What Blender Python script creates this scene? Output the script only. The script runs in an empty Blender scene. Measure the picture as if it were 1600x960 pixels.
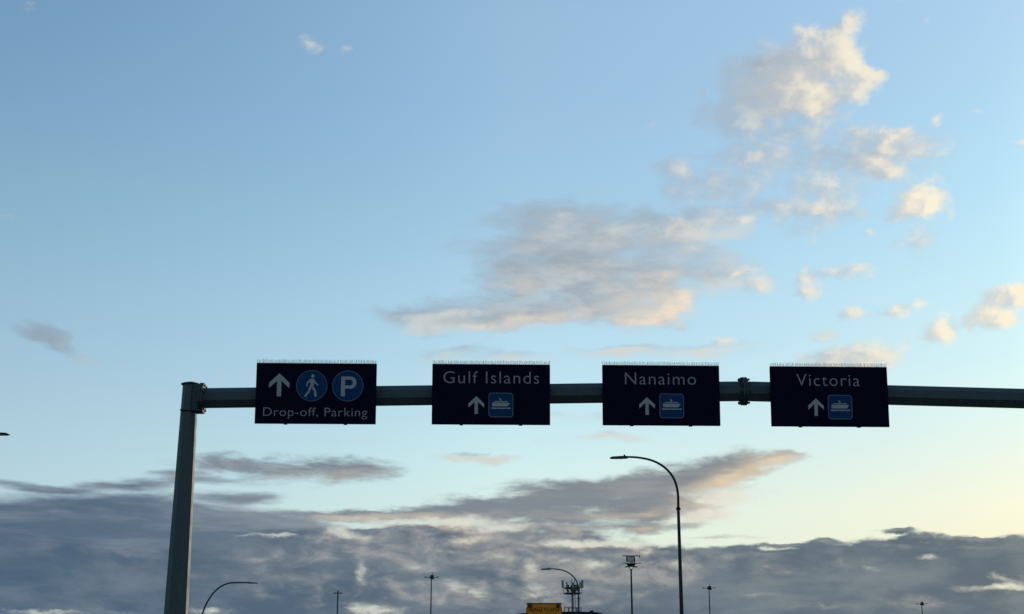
import bpy, math, random
from mathutils import Vector, Matrix
R = math.radians
scene = bpy.context.scene
COL = scene.collection
random.seed(7)

# ------------------------------------------------------------------ camera
cam_data = bpy.data.cameras.new('camera')
cam = bpy.data.objects.new('camera', cam_data)
COL.objects.link(cam)
cam.location = (0.0, 0.0, 1.5)
cam.rotation_euler = (R(90 + 15.883), 0, 0)
cam_data.sensor_width = 36.0
cam_data.lens = 36.0 * 2200 / 1600
cam_data.clip_start = 0.1
cam_data.clip_end = 20000
scene.camera = cam
scene.view_settings.view_transform = 'Standard'
scene.view_settings.look = 'None'
scene.view_settings.exposure = 0
scene.view_settings.gamma = 1
scene.cycles.use_denoising = False
scene.cycles.use_adaptive_sampling = True
scene.cycles.adaptive_threshold = 0.01

# ------------------------------------------------------------------ sun
SUN_EL, SUN_AZ = 9.0, 42.0          # low sun, ahead and to the right
sun_data = bpy.data.lights.new('sun', 'SUN')
sun_data.energy = 2.2
sun_data.color = (1.0, 0.80, 0.58)
sun_data.angle = R(0.5)
sun = bpy.data.objects.new('sun', sun_data)
COL.objects.link(sun)
sun.rotation_euler = (R(90 - SUN_EL), 0, R(180 - SUN_AZ))


def lin(c):
    return tuple((v / 12.92 if v <= 0.04045 else ((v + 0.055) / 1.055) ** 2.4) for v in [k / 255 for k in c])


# ------------------------------------------------------------------ sky
world = bpy.data.worlds.new('World')
scene.world = world
world.use_nodes = True
world.cycles.sampling_method = 'MANUAL'
world.cycles.sample_map_resolution = 512
STRENGTH = 0.1


class S:
    """a scalar socket with arithmetic"""
    def __init__(s, nt, sock): s.nt, s.k = nt, sock
    def op(s, o, b=None, c=None, clamp=False):
        n = s.nt.nodes.new('ShaderNodeMath'); n.operation = o; n.use_clamp = clamp
        for i, v in enumerate((s, b, c)):
            if v is None: continue
            if isinstance(v, S): s.nt.links.new(v.k, n.inputs[i])
            else: n.inputs[i].default_value = v
        return S(s.nt, n.outputs[0])
    def __add__(s, b): return s.op('ADD', b)
    def __sub__(s, b): return s.op('SUBTRACT', b)
    def __mul__(s, b): return s.op('MULTIPLY', b)
    def mad(s, m, a): return s.op('MULTIPLY_ADD', m, a)
    def clamp(s): return s.op('ADD', 0.0, clamp=True)
    def min(s, b): return s.op('MINIMUM', b)
    def max(s, b): return s.op('MAXIMUM', b)
    def rng(s, a, b, c=0.0, d=1.0, smooth=True):
        n = s.nt.nodes.new('ShaderNodeMapRange')
        n.interpolation_type = 'SMOOTHSTEP' if smooth else 'LINEAR'
        s.nt.links.new(s.k, n.inputs[0])
        for i, v in enumerate((a, b, c, d)): n.inputs[i + 1].default_value = v
        return S(s.nt, n.outputs[0])


def vec(nt, x, y, z=0.0):
    n = nt.nodes.new('ShaderNodeCombineXYZ')
    for i, v in enumerate((x, y, z)):
        if isinstance(v, S): nt.links.new(v.k, n.inputs[i])
        else: n.inputs[i].default_value = v
    return n.outputs[0]


def vmath(nt, op, a, b):
    n = nt.nodes.new('ShaderNodeVectorMath'); n.operation = op
    for i, v in enumerate((a, b)):
        if isinstance(v, (tuple, list)): n.inputs[i].default_value = v
        else: nt.links.new(v, n.inputs[i])
    return n.outputs[0]


def noise(nt, v, scale, off=(0, 0, 0), detail=5.0, rough=0.55, dist=0.0, color=False):
    """fractal noise over (azimuth, elevation) in degrees; scale = cycles per degree"""
    v = vmath(nt, 'MULTIPLY', vmath(nt, 'ADD', v, off), (scale[0], scale[1], 1.0))
    n = nt.nodes.new('ShaderNodeTexNoise')
    n.noise_dimensions = '3D' if color else '2D'
    n.inputs['Scale'].default_value = 1.0
    n.inputs['Detail'].default_value = detail
    n.inputs['Roughness'].default_value = rough
    n.inputs['Distortion'].default_value = dist
    nt.links.new(v, n.inputs['Vector'])
    return n.outputs['Color'] if color else S(nt, n.outputs['Fac'])


def mix(nt, a, b, f):
    n = nt.nodes.new('ShaderNodeMix'); n.data_type = 'RGBA'; n.clamp_factor = True
    for i, v in ((0, f), (6, a), (7, b)):
        if isinstance(v, S): nt.links.new(v.k, n.inputs[i])
        elif isinstance(v, tuple): n.inputs[i].default_value = v + (1,)
        elif isinstance(v, (int, float)): n.inputs[i].default_value = v
        else: nt.links.new(v, n.inputs[i])
    return n.outputs[2]


def puffs(nt, v, blobs, start=0.0):
    """sum of soft ellipses (az, el, half-width, half-height, turn, amount), in degrees"""
    acc = start
    for az, el, rx, ry, rot, amp in blobs:
        g = nt.nodes.new('ShaderNodeTexGradient'); g.gradient_type = 'SPHERICAL'
        m = g.texture_mapping; m.vector_type = 'TEXTURE'
        m.translation = (az, el, 0); m.rotation = (0, 0, R(rot)); m.scale = (rx, ry, 1)
        nt.links.new(v, g.inputs[0])
        acc = S(nt, g.outputs['Fac']).mad(amp, acc)
    return acc


def density_group(name, L):
    """node group: direction (az, el) -> cloud density of one layer"""
    g = bpy.data.node_groups.new(name, 'ShaderNodeTree')
    g.interface.new_socket('Vector', in_out='INPUT', socket_type='NodeSocketVector')
    g.interface.new_socket('Density', in_out='OUTPUT', socket_type='NodeSocketFloat')
    g.interface.new_socket('Relief', in_out='OUTPUT', socket_type='NodeSocketFloat')
    gi = g.nodes.new('NodeGroupInput'); go = g.nodes.new('NodeGroupOutput')
    v = gi.outputs[0]
    ws, wa, off = L['warp_scale'], L['warp'], L['off']
    w = noise(g, v, ws, off, 4.0, 0.6, color=True)
    w = vmath(g, 'MULTIPLY', vmath(g, 'SUBTRACT', w, (0.5, 0.5, 0.5)), (wa[0], wa[1], 0.0))
    v2 = vmath(g, 'ADD', v, w)
    d = puffs(g, v2, L['blobs'])
    if 'band' in L:                      # the low bank that runs on round the horizon
        sx = g.nodes.new('ShaderNodeSeparateXYZ'); g.links.new(v2, sx.inputs[0])
        az, el = S(g, sx.outputs[0]), S(g, sx.outputs[1])
        b0, b1, cut0, cut1 = L['band']
        side = az.op('ABSOLUTE').rng(cut0, cut1)
        d = (el.rng(b0, b1, 1.0, 0.0, smooth=False) * side) + d
    d = d.min(1.15)
    n = noise(g, v, L['scale'], off, 7.0, L.get('rough', 0.58), L.get('dist', 0.3))
    k = ((n - 0.5) * d.rng(0.0, L.get('mask', 0.35)))
    g.links.new(k.mad(L['amp'], d).k, go.inputs[0])
    g.links.new(k.mad(L['amp'] * L.get('grain', 0.45), d).k, go.inputs[1])   # softer field that takes the light
    return g


def layer(nt, v, base, name, L, az):
    g = density_group(name, L)
    def ev(vv):
        n = nt.nodes.new('ShaderNodeGroup'); n.node_tree = g
        nt.links.new(vv, n.inputs[0]); return S(nt, n.outputs[0]), S(nt, n.outputs[1])
    d, r1 = ev(v)
    _, r2 = ev(vmath(nt, 'ADD', v, (L['sun'][0], L['sun'][1], 0)))
    a = d.rng(L['t'][0], L['t'][1])
    f = az.rng(-20, 20, smooth=False)
    lit = (r1 - r2).rng(L['lit'][0], L['lit'][1])
    if L.get('glow'):
        gl = puffs(nt, v, L['glow'])
        lit = (lit * 0.8 + gl).clamp()
    if L.get('dim'):
        lit = (lit - puffs(nt, v, L['dim'])).clamp()
    sc, lc = L['shade'], L['light']
    sh = mix(nt, lin(sc[0]), lin(sc[1]), f)
    if 'streak' in L:                    # light and dark folds inside the mass
        k = L['streak']
        s = noise(nt, v, k['scale'], k['off'], 6.0, 0.6, 0.15).rng(k['r'][0], k['r'][1])
        sh = mix(nt, sh, mix(nt, lin(k['c'][0]), lin(k['c'][1]), f), s)
    li = mix(nt, lin(lc[0]), lin(lc[1]), f)
    op = L.get('opacity', (1.0, 1.0))
    return mix(nt, base, mix(nt, sh, li, lit), a * lit.rng(0.0, 1.0, op[0], op[1], smooth=False))


SKY_EL = [3.0, 5.5, 7.5, 9.6, 11.7, 15.9, 20.0, 24.1, 27.6]
SKY_GAIN = [[(1.321, 1.712, 3.171),
  (1.489, 1.672, 2.267),
  (1.588, 1.774, 2.134),
  (1.646, 1.851, 2.075),
  (1.694, 1.89, 2.059),
  (1.677, 1.974, 2.123),
  (1.606, 2.0, 2.123),
  (1.511, 1.941, 2.188),
  (1.526, 1.939, 2.213)],
 [(0.988, 1.324, 2.17),
  (1.271, 1.434, 1.694),
  (1.465, 1.609, 1.717),
  (1.509, 1.755, 1.856),
  (1.518, 1.804, 1.948),
  (1.575, 1.92, 2.06),
  (1.568, 1.944, 2.124),
  (1.652, 2.026, 2.229),
  (1.83, 2.199, 2.353)],
 [(0.468, 0.59, 0.947),
  (0.654, 0.748, 0.887),
  (0.792, 0.901, 0.993),
  (0.825, 1.015, 1.174),
  (0.85, 1.151, 1.358),
  (0.911, 1.347, 1.622),
  (0.988, 1.498, 1.828),
  (1.141, 1.636, 1.985),
  (1.328, 1.809, 2.181)],
 [(1.321, 1.37, 2.061),
  (1.489, 1.338, 1.474),
  (1.588, 1.419, 1.387),
  (1.646, 1.481, 1.349),
  (1.694, 1.512, 1.338),
  (1.677, 1.579, 1.38),
  (1.606, 1.6, 1.38),
  (1.511, 1.553, 1.422),
  (1.526, 1.551, 1.438)],
 [(1.0, 1.4, 1.8),
  (1.0, 1.4, 1.8),
  (1.0, 1.4, 1.8),
  (1.0, 1.4, 1.8),
  (1.0, 1.4, 1.8),
  (1.0, 1.4, 1.8),
  (1.0, 1.4, 1.8),
  (1.0, 1.4, 1.8),
  (1.0, 1.4, 1.8)]]

LAYERS = [('high thin clouds',
  {'blobs': [(10.23, 24.32, 2.85, 2.28, 0.0, 0.8), (9.75, 23.04, 2.13, 0.79, 0.0, 0.65), (10.21, 21.49, 3.16, 1.19, 0.0, 0.55),
             (13.42, 21.31, 4.45, 1.96, 0.0, 0.45), (8.41, 20.74, 3.0, 1.46, 0.0, 0.45), (11.87, 19.85, 3.79, 1.38, 0.0, 0.55),
             (15.02, 21.42, 2.71, 1.3, 0.0, 0.6), (17.08, 21.22, 2.32, 0.9, 0.0, 0.5), (6.93, 21.4, 1.21, 0.73, 0.0, 0.7),
             (12.29, 24.42, 3.52, 2.13, 0.0, 0.7), (5.6, 23.04, 1.23, 0.4, 0.0, 0.35), (9.22, 23.38, 1.78, 0.85, 0.0, 0.5),
             (11.35, 22.35, 3.15, 0.85, 0.0, 0.5), (16.36, 21.92, 2.68, 0.77, 0.0, 0.45), (9.84, 19.51, 3.13, 0.86, 0.0, 0.5),
             (7.71, 20.13, 2.12, 1.0, 0.0, 0.45), (13.53, 22.81, 2.07, 0.78, 0.0, 0.45), (14.07, 19.23, 2.36, 0.79, 0.0, 0.4),
             (17.04, 17.73, 1.3, 0.78, 0.0, 0.4), (12.7, 18.32, 1.7, 0.79, 0.0, 0.35)],
   'off': (2.3, 6.1, 0.4),
   'warp_scale': (0.7, 0.9),
   'warp': (1.4, 1.0),
   'scale': (0.7, 1.1),
   'amp': 1.9,
   'rough': 0.6,
   't': (0.0, 1.05),
   'mask': 0.3,
   'sun': (0.6, -0.05),
   'lit': (-0.2, 0.6),
   'shade': ((152, 172, 190), (172, 190, 206)),
   'light': ((208, 208, 204), (236, 228, 212)),
   'opacity': (0.8, 0.8),
   'dim': [(10.23, 24.45, 3.29, 2.25, 0.0, 0.5)]}),
 ('thin clouds',
  {'blobs': [(2.73, 17.3, 7.04, 2.87, 0.0, 0.8), (0.55, 18.36, 4.27, 2.36, 0.0, 0.6), (2.21, 19.77, 4.29, 1.35, 0.0, 0.6),
             (5.49, 19.18, 4.25, 1.21, 0.0, 0.6), (-1.62, 15.57, 5.25, 1.08, 0.0, 0.8), (-4.31, 15.32, 2.79, 0.88, 0.0, 0.7),
             (7.88, 17.81, 3.49, 2.01, 0.0, 0.6), (9.98, 16.81, 2.4, 1.07, 0.0, 0.6), (8.48, 19.07, 2.45, 0.87, 0.0, 0.6),
             (-0.54, 13.85, 5.9, 0.61, 0.0, 0.6), (7.47, 14.0, 4.79, 0.54, 0.0, 0.7), (4.29, 14.15, 2.43, 0.4, 0.0, 0.6),
             (0.0, 11.46, 6.18, 0.54, 0.0, 0.6), (3.43, 10.54, 3.07, 0.34, 0.0, 0.9), (-1.58, 9.81, 2.39, 0.23, 0.0, 0.9),
             (5.54, 11.28, 3.75, 0.47, 0.0, 0.6), (13.67, 13.42, 3.94, 0.53, 0.0, 0.6), (12.84, 14.33, 1.0, 0.4, 0.0, 0.6),
             (-19.2, 14.17, 1.87, 0.54, -12.0, 0.9), (-18.41, 13.54, 2.2, 0.42, -18.0, 0.7), (-20.58, 18.37, 0.94, 0.32, 0.0, 0.4),
             (-12.11, 13.0, 0.53, 0.23, 0.0, 0.7), (-14.05, 9.67, 0.39, 0.19, 0.0, 0.6), (-6.3, 10.37, 2.03, 0.33, 0.0, 0.4),
             (8.03, 7.99, 3.98, 1.12, 0.0, 0.8), (6.72, 7.3, 3.33, 0.46, 0.0, 0.6)],
   'off': (7.3, 4.1, 0.7),
   'warp_scale': (0.35, 0.8),
   'warp': (2.4, 1.2),
   'scale': (0.35, 0.9),
   'amp': 1.5,
   'rough': 0.6,
   't': (0.1, 1.0),
   'mask': 0.3,
   'sun': (0.9, -0.35),
   'lit': (-0.15, 0.45),
   'shade': ((144, 163, 178), (170, 186, 198)),
   'light': ((204, 203, 200), (240, 228, 208)),
   'opacity': (0.85, 0.75),
   'glow': [(8.28, 7.91, 3.06, 1.26, 0.0, 0.9)],
   'dim': [(-19.18, 14.05, 3.6, 1.47, 0.0, 1.0)]}),
 ('central cloud',
  {'blobs': [(12.16, 24.55, 3.37, 2.01, 12.0, 1.05), (13.1, 23.55, 2.39, 0.81, 0.0, 0.8), (13.69, 21.29, 3.91, 1.35, 0.0, 0.35),
             (13.18, 19.68, 1.95, 0.89, 0.0, 0.4), (15.5, 20.93, 1.61, 0.81, 0.0, 0.4), (8.26, 20.37, 2.56, 0.83, 0.0, 0.3),
             (4.07, 16.75, 5.46, 2.17, 0.0, 0.9), (1.35, 15.88, 5.46, 1.19, 0.0, 0.8), (5.55, 16.28, 3.26, 1.68, 0.0, 0.85),
             (6.7, 16.17, 1.37, 1.05, 0.0, 0.8), (5.92, 15.28, 2.16, 0.63, 0.0, 0.8), (2.46, 17.95, 4.05, 1.19, 0.0, 0.5),
             (-1.08, 15.41, 3.64, 0.63, 0.0, 0.55), (-2.21, 14.96, 2.4, 0.56, 0.0, 0.6), (1.65, 19.0, 3.34, 1.19, 0.0, 0.5),
             (0.0, 17.19, 2.94, 1.05, 0.0, 0.5), (4.39, 18.69, 2.95, 0.63, 0.0, 0.45), (6.56, 18.58, 1.83, 0.56, 0.0, 0.4)],
   'off': (13.1, 2.7, 0.9),
   'warp_scale': (0.5, 1.0),
   'warp': (2.2, 1.25),
   'scale': (0.5, 1.2),
   'amp': 2.0,
   'rough': 0.6,
   't': (0.1, 1.15),
   'sun': (0.7, -0.3),
   'lit': (-0.15, 1.15),
   'shade': ((136, 154, 170), (166, 177, 185)),
   'light': ((222, 214, 203), (246, 227, 200)),
   'opacity': (0.8, 0.95),
   'glow': [(5.94, 16.06, 2.95, 1.55, 0.0, 0.42), (-2.15, 14.88, 1.88, 0.42, 0.0, 0.35), (5.4, 15.69, 3.75, 0.78, 0.0, 0.22),
            (12.28, 24.29, 2.03, 1.37, 0.0, 0.65)],
   'streak': {'scale': (0.4, 1.1), 'off': (3.0, 8.0, 0), 'r': (0.4, 0.68), 'c': ((160, 173, 184), (203, 200, 194))}}),
 ('fair weather puffs',
  {'blobs': [(12.31, 24.79, 3.11, 2.08, 15.0, 1.0), (13.18, 23.59, 2.53, 0.94, 0.0, 1.0), (11.17, 24.0, 2.2, 1.18, 0.0, 0.6),
             (13.08, 26.09, 1.25, 1.0, 0.0, 0.9), (14.27, 25.61, 1.81, 1.13, 0.0, 0.9), (14.83, 26.53, 1.01, 0.85, 0.0, 0.75),
             (14.6, 24.58, 1.51, 1.4, 0.0, 0.9), (15.28, 24.14, 1.21, 0.86, 0.0, 0.85), (16.04, 24.36, 0.71, 0.33, 0.0, 0.5),
             (10.02, 23.02, 1.1, 0.34, 0.0, 0.55), (9.81, 21.51, 1.32, 0.41, 15.0, 0.6), (10.63, 21.64, 0.95, 0.34, 0.0, 0.5),
             (11.71, 21.69, 0.94, 0.34, 0.0, 0.45), (14.93, 22.06, 1.63, 0.81, 0.0, 0.8), (15.97, 21.88, 0.91, 0.67, 0.0, 0.9),
             (15.51, 21.0, 1.61, 0.87, 0.0, 0.9), (16.12, 20.52, 0.9, 0.47, 0.0, 0.7), (13.11, 20.58, 1.07, 0.61, 0.0, 0.8),
             (13.18, 19.61, 1.91, 1.02, 0.0, 0.8), (12.76, 19.28, 1.06, 0.48, 0.0, 0.6), (17.96, 22.42, 0.89, 0.36, 15.0, 0.8),
             (16.78, 22.2, 0.9, 0.4, 0.0, 0.65), (18.11, 21.24, 0.95, 0.4, 20.0, 0.65), (17.32, 21.07, 1.17, 0.27, 0.0, 0.4),
             (17.07, 19.6, 1.5, 1.07, 0.0, 1.0), (16.38, 18.99, 1.1, 0.94, 0.0, 0.9), (17.66, 19.04, 1.02, 0.87, 0.0, 0.9),
             (16.42, 17.91, 1.09, 0.47, 30.0, 0.7), (15.17, 18.39, 0.55, 0.41, 0.0, 0.5), (12.43, 18.21, 0.71, 0.34, 0.0, 0.5),
             (12.85, 18.61, 0.46, 0.27, 0.0, 0.5), (12.38, 16.6, 0.95, 0.82, 0.0, 0.9), (12.43, 16.09, 0.77, 0.41, 0.0, 0.75),
             (14.42, 16.88, 1.17, 0.54, 0.0, 1.0), (13.34, 16.9, 0.63, 0.38, 0.0, 0.85), (11.65, 17.49, 0.32, 0.24, 0.0, 0.6),
             (14.09, 15.1, 1.13, 0.51, 0.0, 1.0), (15.82, 15.11, 0.88, 0.41, 0.0, 0.95), (16.63, 15.28, 0.67, 0.37, 0.0, 0.9),
             (17.61, 14.22, 1.45, 0.84, 0.0, 1.05), (19.8, 14.94, 1.81, 1.06, 0.0, 1.1), (20.57, 15.46, 1.29, 0.79, 0.0, 1.05),
             (19.36, 14.61, 1.17, 0.6, 0.0, 0.9), (14.74, 13.59, 1.96, 0.81, 0.0, 1.2), (13.16, 13.45, 2.06, 0.62, 0.0, 0.95),
             (12.83, 14.31, 0.62, 0.31, 0.0, 0.55), (13.14, 13.07, 3.76, 0.61, 0.0, 0.8), (8.27, 14.18, 2.84, 0.35, 3.0, 0.5),
             (8.81, 14.42, 0.78, 0.31, 0.0, 0.55), (9.45, 17.02, 1.72, 0.83, 0.0, 0.85), (10.54, 16.45, 1.14, 0.59, 0.0, 0.9),
             (8.48, 19.2, 1.46, 0.55, 0.0, 0.6), (9.82, 19.13, 1.16, 0.41, 0.0, 0.65), (6.85, 19.01, 1.83, 0.56, 0.0, 0.6),
             (2.21, 19.64, 1.49, 0.42, 0.0, 0.55), (-8.93, 26.11, 0.9, 0.54, 0.0, 0.75), (-7.44, 26.12, 0.49, 0.34, 0.0, 0.6),
             (-21.44, 26.4, 1.69, 0.38, 0.0, 0.55), (18.18, 26.07, 0.42, 0.52, 0.0, 0.5), (19.76, 22.59, 1.21, 0.29, 0.0, 0.5),
             (21.12, 21.19, 0.99, 0.26, 0.0, 0.75), (16.82, 27.16, 1.29, 0.23, 0.0, 0.5)],
   'off': (3.1, 7.7, 0.3),
   'warp_scale': (0.9, 1.1),
   'warp': (0.9, 0.7),
   'scale': (0.95, 1.3),
   'amp': 1.7,
   'rough': 0.56,
   'grain': 0.55,
   't': (0.15, 1.15),
   'sun': (0.5, 0.08),
   'lit': (-0.4, 0.45),
   'shade': ((164, 178, 192), (186, 194, 200)),
   'light': ((220, 216, 208), (255, 243, 216)),
   'opacity': (0.75, 0.97),
   'glow': [(16.91, 19.24, 1.52, 1.24, 0.0, 0.45), (18.3, 15.12, 4.87, 2.96, 0.0, 0.35), (12.94, 23.99, 1.34, 0.9, 0.0, 0.3),
            (15.18, 25.14, 1.59, 1.47, 0.0, 0.2)],
   'dim': [(10.93, 24.52, 2.46, 2.0, 0.0, 0.6), (11.91, 22.69, 1.88, 0.75, 0.0, 0.3)]}),
 ('cloud bands',
  {'blobs': [(-9.35, 9.13, 5.67, 0.89, 0.0, 1.0), (-11.78, 9.41, 1.7, 0.68, 0.0, 0.75), (-6.27, 9.29, 2.62, 0.59, 0.0, 0.8),
             (-13.61, 8.79, 2.0, 0.27, 0.0, 0.55), (-4.15, 7.51, 6.6, 0.38, 2.0, 0.95), (-6.72, 7.38, 4.14, 0.31, 0.0, 0.9),
             (1.3, 7.96, 5.95, 1.17, 4.0, 1.1), (4.17, 8.22, 5.59, 1.31, 7.0, 1.1), (7.55, 8.86, 4.33, 1.17, 12.0, 1.0),
             (9.36, 9.25, 2.62, 0.58, 10.0, 0.7), (5.19, 7.58, 4.17, 0.69, 0.0, 0.9), (-1.04, 7.68, 3.86, 0.59, 4.0, 0.9),
             (11.28, 9.63, 1.57, 0.31, 0.0, 0.4), (5.17, 6.97, 3.81, 0.27, 0.0, 0.8), (2.07, 6.79, 3.84, 0.31, -4.0, 0.7),
             (8.48, 6.57, 2.39, 0.14, 0.0, 0.5)],
   'off': (5.2, 1.4, 0.2),
   'warp_scale': (0.45, 1.4),
   'warp': (2.2, 0.75),
   'scale': (0.4, 1.5),
   'amp': 1.8,
   'rough': 0.62,
   't': (0.06, 1.05),
   'sun': (0.9, -0.3),
   'lit': (0.2, 1.6),
   'shade': ((112, 126, 142), (136, 140, 143)),
   'light': ((180, 174, 170), (244, 214, 172)),
   'opacity': (0.97, 0.9),
   'glow': [(8.81, 8.33, 2.8, 1.11, 20.0, 0.7), (10.9, 9.56, 2.03, 0.61, 0.0, 0.55), (-7.8, 8.75, 3.85, 0.25, 0.0, 0.25),
            (4.15, 7.38, 2.32, 0.2, 0.0, 0.35)],
   'streak': {'scale': (0.15, 1.1), 'off': (6.0, 1.0, 0), 'r': (0.4, 0.7), 'c': ((132, 143, 153), (156, 156, 152))}}),
 ('western bank',
  {'blobs': [(-17.03, 5.82, 11.36, 2.28, 0.0, 1.3), (-19.93, 6.87, 7.41, 1.45, 0.0, 1.0), (-14.26, 7.38, 5.92, 1.4, 0.0, 0.9),
             (-19.01, 8.24, 2.84, 0.23, -6.0, 0.8), (-15.55, 8.39, 4.25, 0.3, 4.0, 0.7), (-10.69, 8.03, 2.55, 0.34, 0.0, 0.8),
             (-11.61, 8.66, 3.38, 0.24, 0.0, 0.35), (-10.27, 7.04, 4.4, 0.54, 0.0, 0.9), (-11.23, 6.34, 6.03, 1.34, 0.0, 0.8),
             (-8.52, 7.52, 2.06, 0.17, 0.0, 0.4)],
   'off': (11.7, 5.2, 0.5),
   'warp_scale': (0.25, 1.1),
   'warp': (2.4, 0.7),
   'scale': (0.22, 1.2),
   'amp': 1.5,
   'rough': 0.56,
   'dist': 0.15,
   't': (0.05, 0.95),
   'sun': (0.5, 0.15),
   'lit': (0.1, 1.3),
   'shade': ((74, 96, 121), (130, 140, 150)),
   'light': ((128, 142, 156), (165, 165, 164)),
   'opacity': (0.96, 0.9),
   'streak': {'scale': (0.12, 0.9), 'off': (5.0, 2.0, 0), 'r': (0.38, 0.66), 'c': ((110, 123, 139), (160, 166, 170))}}),
 ('low cloud bank',
  {'blobs': [(-12.61, 4.59, 13.13, 1.59, 0.0, 1.0), (-8.17, 5.15, 7.81, 1.94, 0.0, 1.0), (-9.72, 6.25, 3.91, 0.58, 0.0, 0.6),
             (-2.56, 4.82, 9.89, 2.93, 0.0, 1.0), (2.56, 4.57, 7.27, 2.6, 0.0, 0.9), (-2.06, 6.03, 7.33, 0.79, 0.0, 0.8),
             (-5.15, 6.31, 3.66, 0.72, 0.0, 0.7), (-4.65, 6.87, 2.34, 0.33, 0.0, 0.5), (-2.59, 6.79, 2.02, 0.4, 0.0, 0.6),
             (0.52, 6.54, 3.69, 0.4, 0.0, 0.7), (2.57, 5.42, 4.66, 0.78, 0.0, 0.7), (5.14, 5.76, 1.99, 0.29, 0.0, 0.5),
             (13.31, 4.16, 13.64, 2.53, 0.0, 1.3), (7.17, 5.44, 2.63, 0.84, 0.0, 0.85), (8.94, 5.54, 2.29, 0.78, 0.0, 0.8),
             (10.69, 5.46, 1.94, 0.64, 0.0, 0.8), (12.68, 5.71, 1.44, 0.7, 0.0, 0.9), (14.76, 5.84, 1.25, 0.7, 0.0, 0.9),
             (15.84, 5.76, 1.55, 0.76, 0.0, 0.9), (17.01, 5.6, 1.53, 0.81, 0.0, 0.9), (18.54, 5.7, 1.81, 0.75, 0.0, 0.9),
             (19.81, 5.61, 2.08, 0.8, 0.0, 0.9), (15.18, 6.63, 1.25, 0.16, 0.0, 0.8), (16.24, 6.4, 1.05, 0.19, 0.0, 0.75),
             (10.85, 6.2, 1.43, 0.16, 0.0, 0.8), (12.47, 6.29, 0.77, 0.19, 0.0, 0.6), (18.48, 6.3, 1.82, 0.19, 0.0, 0.6),
             (-2.53, 2.34, 34.57, 2.56, 0.0, 1.2), (-18.57, 4.69, 6.58, 1.85, 0.0, 0.9)],
   'band': (3.5, 8.5, 20, 30),
   'off': (1.7, 9.2, 0.5),
   'warp_scale': (0.4, 0.9),
   'warp': (1.6, 0.8),
   'scale': (0.4, 0.85),
   'amp': 1.5,
   'rough': 0.6,
   't': (0.12, 0.6),
   'sun': (0.4, 0.15),
   'lit': (0.1, 1.3),
   'shade': ((76, 99, 122), (101, 113, 122)),
   'light': ((130, 142, 152), (160, 164, 164)),
   'streak': {'scale': (0.22, 0.6), 'off': (2.0, 3.0, 0), 'r': (0.36, 0.72), 'c': ((104, 120, 136), (127, 137, 141))}}),
 ('grey billows',
  {'blobs': [(-1.29, 5.33, 10.89, 1.96, 0.0, 0.55), (-6.17, 6.05, 6.6, 1.31, 0.0, 0.5), (3.86, 5.57, 5.32, 1.63, 0.0, 0.5),
             (2.56, 4.32, 7.26, 1.3, 0.0, 0.45), (-5.1, 4.18, 7.87, 0.97, 0.0, 0.4), (-0.52, 6.72, 6.7, 0.79, 0.0, 0.5),
             (9.67, 5.0, 4.86, 0.97, 0.0, 0.25), (16.16, 3.79, 7.93, 0.62, 0.0, 0.3), (12.66, 5.44, 6.35, 0.45, 0.0, 0.2),
             (-12.63, 4.95, 5.08, 1.27, 0.0, 0.22)],
   'off': (9.4, 3.2, 0.8),
   'warp_scale': (0.8, 1.4),
   'warp': (1.6, 0.9),
   'scale': (0.5, 1.15),
   'amp': 2.8,
   'rough': 0.6,
   'mask': 0.4,
   't': (0.05, 1.05),
   'sun': (0.35, 0.22),
   'lit': (-0.45, 0.5),
   'shade': ((106, 120, 136), (112, 120, 128)),
   'light': ((166, 168, 168), (180, 176, 168)),
   'opacity': (0.8, 0.85)}),
 ('sunlit billows',
  {'blobs': [(-7.01, 6.84, 0.86, 0.43, 0.0, 0.9), (-6.49, 6.6, 1.66, 0.29, 0.0, 0.7), (-4.15, 7.21, 3.69, 0.26, 0.0, 1.0),
             (-1.87, 7.22, 2.02, 0.46, 0.0, 1.0), (-0.78, 6.84, 1.68, 0.3, 0.0, 0.7), (-3.42, 7.03, 1.34, 0.33, 0.0, 0.7),
             (0.0, 7.05, 1.21, 0.3, 0.0, 0.8), (-2.02, 6.54, 1.68, 0.3, 0.0, 0.8), (2.07, 6.38, 2.68, 0.26, 0.0, 1.0),
             (3.61, 6.22, 2.34, 0.26, 0.0, 0.9), (5.41, 6.31, 2.0, 0.2, 0.0, 0.7), (-6.09, 5.15, 0.43, 0.84, 0.0, 0.8),
             (-1.43, 4.42, 1.0, 0.46, 0.0, 0.7), (-2.41, 4.64, 0.73, 0.46, 0.0, 0.7), (0.97, 4.32, 1.2, 0.65, 0.0, 1.0),
             (-6.2, 3.8, 1.11, 0.39, 0.0, 0.8), (-5.09, 3.69, 1.64, 0.26, 0.0, 0.7), (0.67, 5.38, 0.67, 0.72, 0.0, 0.7),
             (3.29, 5.42, 1.07, 0.29, 0.0, 0.7), (2.06, 5.68, 1.0, 0.23, 0.0, 0.5), (5.45, 5.98, 1.0, 0.26, 0.0, 0.6),
             (6.49, 5.54, 0.79, 0.29, 0.0, 0.6), (3.47, 3.92, 0.6, 0.26, 0.0, 0.5), (19.12, 4.37, 2.68, 0.22, 0.0, 0.9),
             (16.42, 5.55, 0.74, 0.16, 0.0, 0.6), (11.83, 3.79, 1.91, 0.22, 0.0, 0.4), (9.63, 4.26, 1.94, 0.19, 0.0, 0.35),
             (-18.0, 3.47, 4.19, 0.21, 0.0, 0.8), (-11.81, 3.55, 1.27, 0.22, 0.0, 0.8), (-9.46, 6.6, 2.29, 0.13, 0.0, 0.7),
             (-3.85, 5.31, 2.0, 0.29, 0.0, 0.4), (-0.52, 5.83, 2.01, 0.23, 0.0, 0.45), (-2.84, 6.08, 1.34, 0.23, 0.0, 0.4),
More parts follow.
